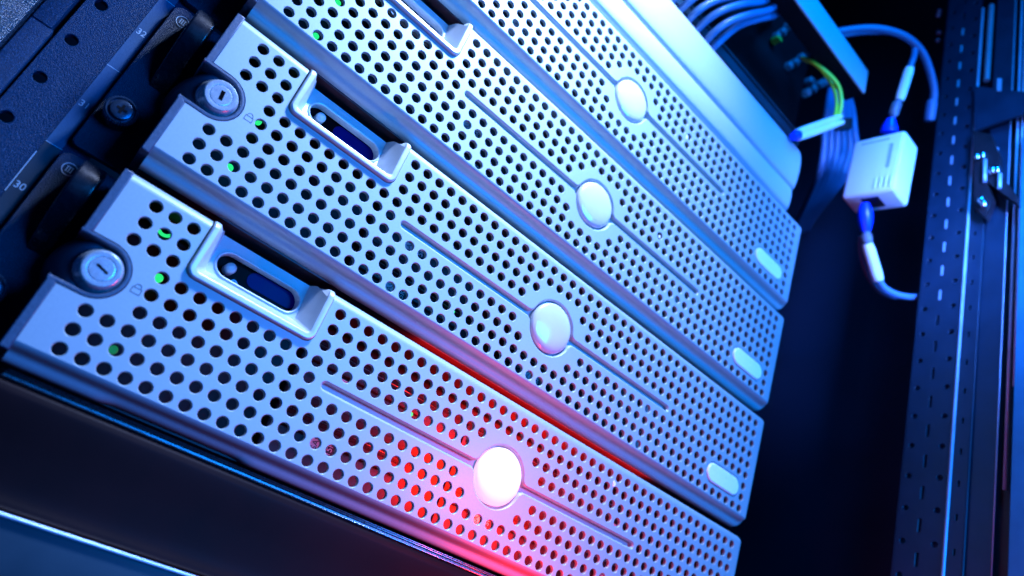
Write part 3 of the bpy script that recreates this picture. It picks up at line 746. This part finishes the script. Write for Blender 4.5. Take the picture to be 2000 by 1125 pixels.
cable('network_cable', pD([(1738, 250, dT), (1745, 225, dT), (1756, 196, dT), (1778, 130, dT), (1786, 105, dT + 10), (1783, 84, dT + 18), (1762, 68, dT + 20), (1720, 62, dT + 20), (1660, 66, dT + 15), (1600, 84, dT + 20)]), 2.6, M['cable_dim'],
      'grey cable rising from the white box with a pale label and blue boot', None, 'cable',
      [('label_sleeve', atD(1757, 196, dT), atD(1777, 132, dT), 4.2, M['sleeve']), ('cable_boot', b1, b2, (7.2, 7.2, 6.6, 5.6, 4.6, 3.6), M['boot']), ('clear_sleeve', atD(1744, 226, dT), atD(1753, 200, dT), 4.4, M['clear'])])
cable('network_cable', pD([(1600, 70, 640), (1660, 58, 640), (1715, 56, 640), (1765, 70, 640), (1798, 98, 640), (1815, 135, 640), (1824, 175, 640), (1822, 205, 640), (1816, 236, 640)]), 3.4, M['cable_dim'],
      'dull grey cable bowing over and hanging down in front of the rack post top', None, 'cable', [('label_sleeve', atD(1821, 196, 638), atD(1815, 236, 638), 4.8, M['cable_dim'])])
cable('network_cable', pD([(1688, 405, dB), (1691, 430, dB), (1692, 455, dB), (1697, 480, dB), (1708, 520, dB), (1722, 556, dB), (1745, 573, dB), (1775, 580, dB), (1800, 578, dB + 4), (1840, 566, dB + 30), (1880, 550, dB + 60)]), 2.9, M['cable'],
      'grey cable looping from under the white box to behind the rack post', None, 'cable',
      [('cable_boot', atD(1689, 396, dB), atD(1691, 452, dB), (3.6, 5.4, 6.4, 6.6, 6.2, 5.2, 4.0), M['boot']), ('label_sleeve', atD(1694, 476, dB), atD(1716, 548, dB), 5.0, M['sleeve']), ('clear_sleeve', atD(1691, 456, dB), atD(1694, 474, dB), 4.8, M['clear'])])
cable('network_cable', pD([(1680, 462, dB + 8), (1680, 490, dB + 10), (1687, 520, dB + 10), (1700, 548, dB + 10), (1722, 572, dB + 10), (1750, 582, dB + 14)]), 2.0, M['cable_dim'], 'thin dull cable hugging the left of the labelled loop under the white box')

# ------------------------------------------------------------------ perforated post at the right
ps = empty('cabinet_post', (535, -64, 0), 'dark blue perforated cabinet post with rows of slots and a bright metal edge', 'post')
def yz(mb2, X): return [(X + (v[1]), v[0], v[2]) for v in mb2.v]
tmp = MB(); outp = [(-80.0, -200), (-47.5, -200), (-47.5, 760), (-80.0, 760)]
hl = []
for k in range(-8, 27):
    zc = 40.5 + 25 * k
    hl.append(rrect(-64.3, -61.7, zc - 5.2, zc + 5.2, 0.5, 2)); hl.append(circ(-52.2, zc + 12.2, 2.3, 16)); hl.append(circ(-74.0, zc + 12.6, 2.4, 16))
tmp.fill(outp, hl, 0.0)
for h in hl: tmp.loft([[(x, 0, z) for x, z in h], [(x, 0.3, z) for x, z in offs(h, 0.25)], [(x, 3, z) for x, z in offs(h, 0.27)]], True, True)
mb = MB(); mb.add(yz(tmp, 535), tmp.f); mb.box(535.0, 570, -47.7, -46.5, -200, 760); part(mb, 'perforated_plate', M['post'], ps)
mb = MB(); mb.tube([(535, -80.8, -200), (535, -80.8, 615)], 1.25, 10); part(mb, 'edge_strip', M['edge'], ps)
tmp = MB(); hl = []
for k in range(-8, 20): hl.append(rrect(-87.4, -85.4, 22.5 + 25 * k, 27.5 + 25 * k, 0.9, 3))
tmp.fill([(-91.5, -200), (-82.2, -200), (-82.2, 430), (-91.5, 430)], hl, 0.0)
for h in hl: tmp.loft([[(x, 0, z) for x, z in h], [(x, 0.3, z) for x, z in offs(h, 0.2)], [(x, 3, z) for x, z in offs(h, 0.2)]], True, True)
mb = MB(); mb.add(yz(tmp, 536.2), tmp.f); part(mb, 'slotted_flange', M['post'], ps)
mb = MB(); mb.tube([(537, -92.0, -200), (537, -92.0, 370)], 1.0, 10); part(mb, 'edge_strip', M['post'], ps)
mb = MB(); mb.box(539, 560, -108.0, -92.6, -200, 760); part(mb, 'channel_face', M['post'], ps)
df = empty('door_frame', (535, -140, 0), 'slate blue door frame with dark seal at the right edge of the frame', 'door frame')
mb = MB(); mb.box(533, 560, -190, -119.5, -200, 420, 0.8); mb.box(533, 560, -190, -128, 420, 760, 0.8); part(mb, 'frame_face', M['frame'], df)
mb = MB(); mb.tube([(539, -108.6, -200), (539, -108.6, 760)], 0.5, 8); mb.tube([(541, -113.5, 100), (541, -113.5, 760)], 1.1, 8); mb.tube([(540, -117.5, 180), (540, -117.5, 760)], 0.9, 8); part(mb, 'seal_strip', M['edge'], df)
mb = MB(); mb.box(546, 562, -119, -108.5, -200, 760); part(mb, 'door_seal', M['black'], df)
for k in range(9, 23):
    zc = 40.5 + 25 * k; mb = MB(); mb.box(534.6, 536.5, -64.1, -62.6, zc - 4.9, zc + 4.6); part(mb, 'slot_lip', M['edge'], ps)  # added pale tabs stand for light showing in the upper slots
for q in [(1834, 64), (1832, 79), (1835, 22), (1833, 30)]:
    p = atX(q[0], q[1], 560); mb = MB(); bm_ = bmesh.new(); bmesh.ops.create_uvsphere(bm_, u_segments=12, v_segments=8, radius=2.6)
    mb.add([(v.co.x + p.x, v.co.y + p.y, v.co.z + p.z) for v in bm_.verts], [[v.index for v in f.verts] for f in bm_.faces], True); bm_.free(); part(mb, 'bolt_head', M['edge'], ps)
# bracket plate and latch
bk = empty('steel_bracket', (531, -100, 470), 'dark blue cross bracket fixed in front of the post at the right', 'bracket')
def plX(q, X, th, name, m, root):
    ps_ = [atX(x, y, X) for x, y in q]; mb = MB()
    a = [(X, p.y, p.z) for p in ps_]; b = [(X + th, p.y, p.z) for p in ps_]
    mb.loft([a, b], True, False, True, True); return part(mb, name, m, root)
plX([(1903, 168), (1990, 178), (2060, 185), (2060, 205), (2000, 222), (1955, 236), (1903, 255)], 531, 3, 'bracket_plate', M['post'], bk)
for q in ((1952, 165), (1946, 300)):
    plX([(q[0] - 4, q[1] - 12), (q[0] + 4, q[1] - 12), (q[0] + 3, q[1] + 12), (q[0] - 5, q[1] + 12)], 530, 1.0, 'bright_tab', M['edge'], bk)
mb = MB(); p = atX(1928, 140, 533); mb.tube([(533, p.y, p.z - 12), (533, p.y, p.z + 95)], 2.6, 10); part(mb, 'side_rod', M['port'], bk)
lc = empty('door_latch', tuple(atX(1922, 360, 528)), 'black door latch with chrome roller and screw beside the bright post edge', 'latch')
plX([(1900, 255), (1935, 262), (1952, 300), (1950, 335), (1985, 380), (1990, 400), (1950, 372), (1925, 352), (1940, 385), (1925, 425), (1903, 405)], 528, 8, 'latch_body', M['black'], lc)
for (x, y, r) in ((1908, 306, 3.0), (1919, 303, 3.0), (1938, 333, 3.4), (1947, 332, 3.2), (1916, 392, 3.6), (1921, 398, 3.2)):
    p = atX(x, y, 526); mb = MB(); bm_ = bmesh.new(); bmesh.ops.create_uvsphere(bm_, u_segments=14, v_segments=9, radius=r)
    mb.add([(v.co.x + p.x, v.co.y + p.y, v.co.z * 1.4 + p.z) for v in bm_.verts], [[v.index for v in f.verts] for f in bm_.faces], True); bm_.free(); part(mb, 'chrome_stud', M['chrome'], lc)
for (x, y0, y1) in ((1924, 312, 355), (1953, 340, 368)):
    mb = MB(); mb.tube([atX(x, y0, 526), atX(x - 1, y1, 526)], 1.6, 8); part(mb, 'chrome_rod', M['edge'], lc)

# ------------------------------------------------------------------ scraps stuck on the perforated fronts
def fleck(px, lab, sz=2.2):
    p = atY(px[0], px[1], -0.3); mb = MB(); random.seed(int(px[0]))
    lp = [(p.x + sz * random.uniform(0.55, 1.0) * math.cos(a) * 0.7, p.z + sz * random.uniform(0.7, 1.1) * math.sin(a)) for a in [2 * PI * k / 9 for k in range(9)]]
    mb.loft([[(x, -0.05, z) for x, z in lp], [(x, -0.35, z) for x, z in offs(lp, 0.15)]], True, False, True, True)
    tag(mb.build('paper_scrap', M['sleeve'], None, loc=(p.x, -0.05, p.z)), lab, 'paper scrap')
fleck((1200, 945), 'tiny white paper scrap stuck on the lowest server right of its lit button')
fleck((1288, 462), 'tiny white paper scrap stuck on the third server from the bottom', 1.6)
fleck((1342, 268), 'tiny white paper scrap stuck on the topmost perforated server', 2.0)
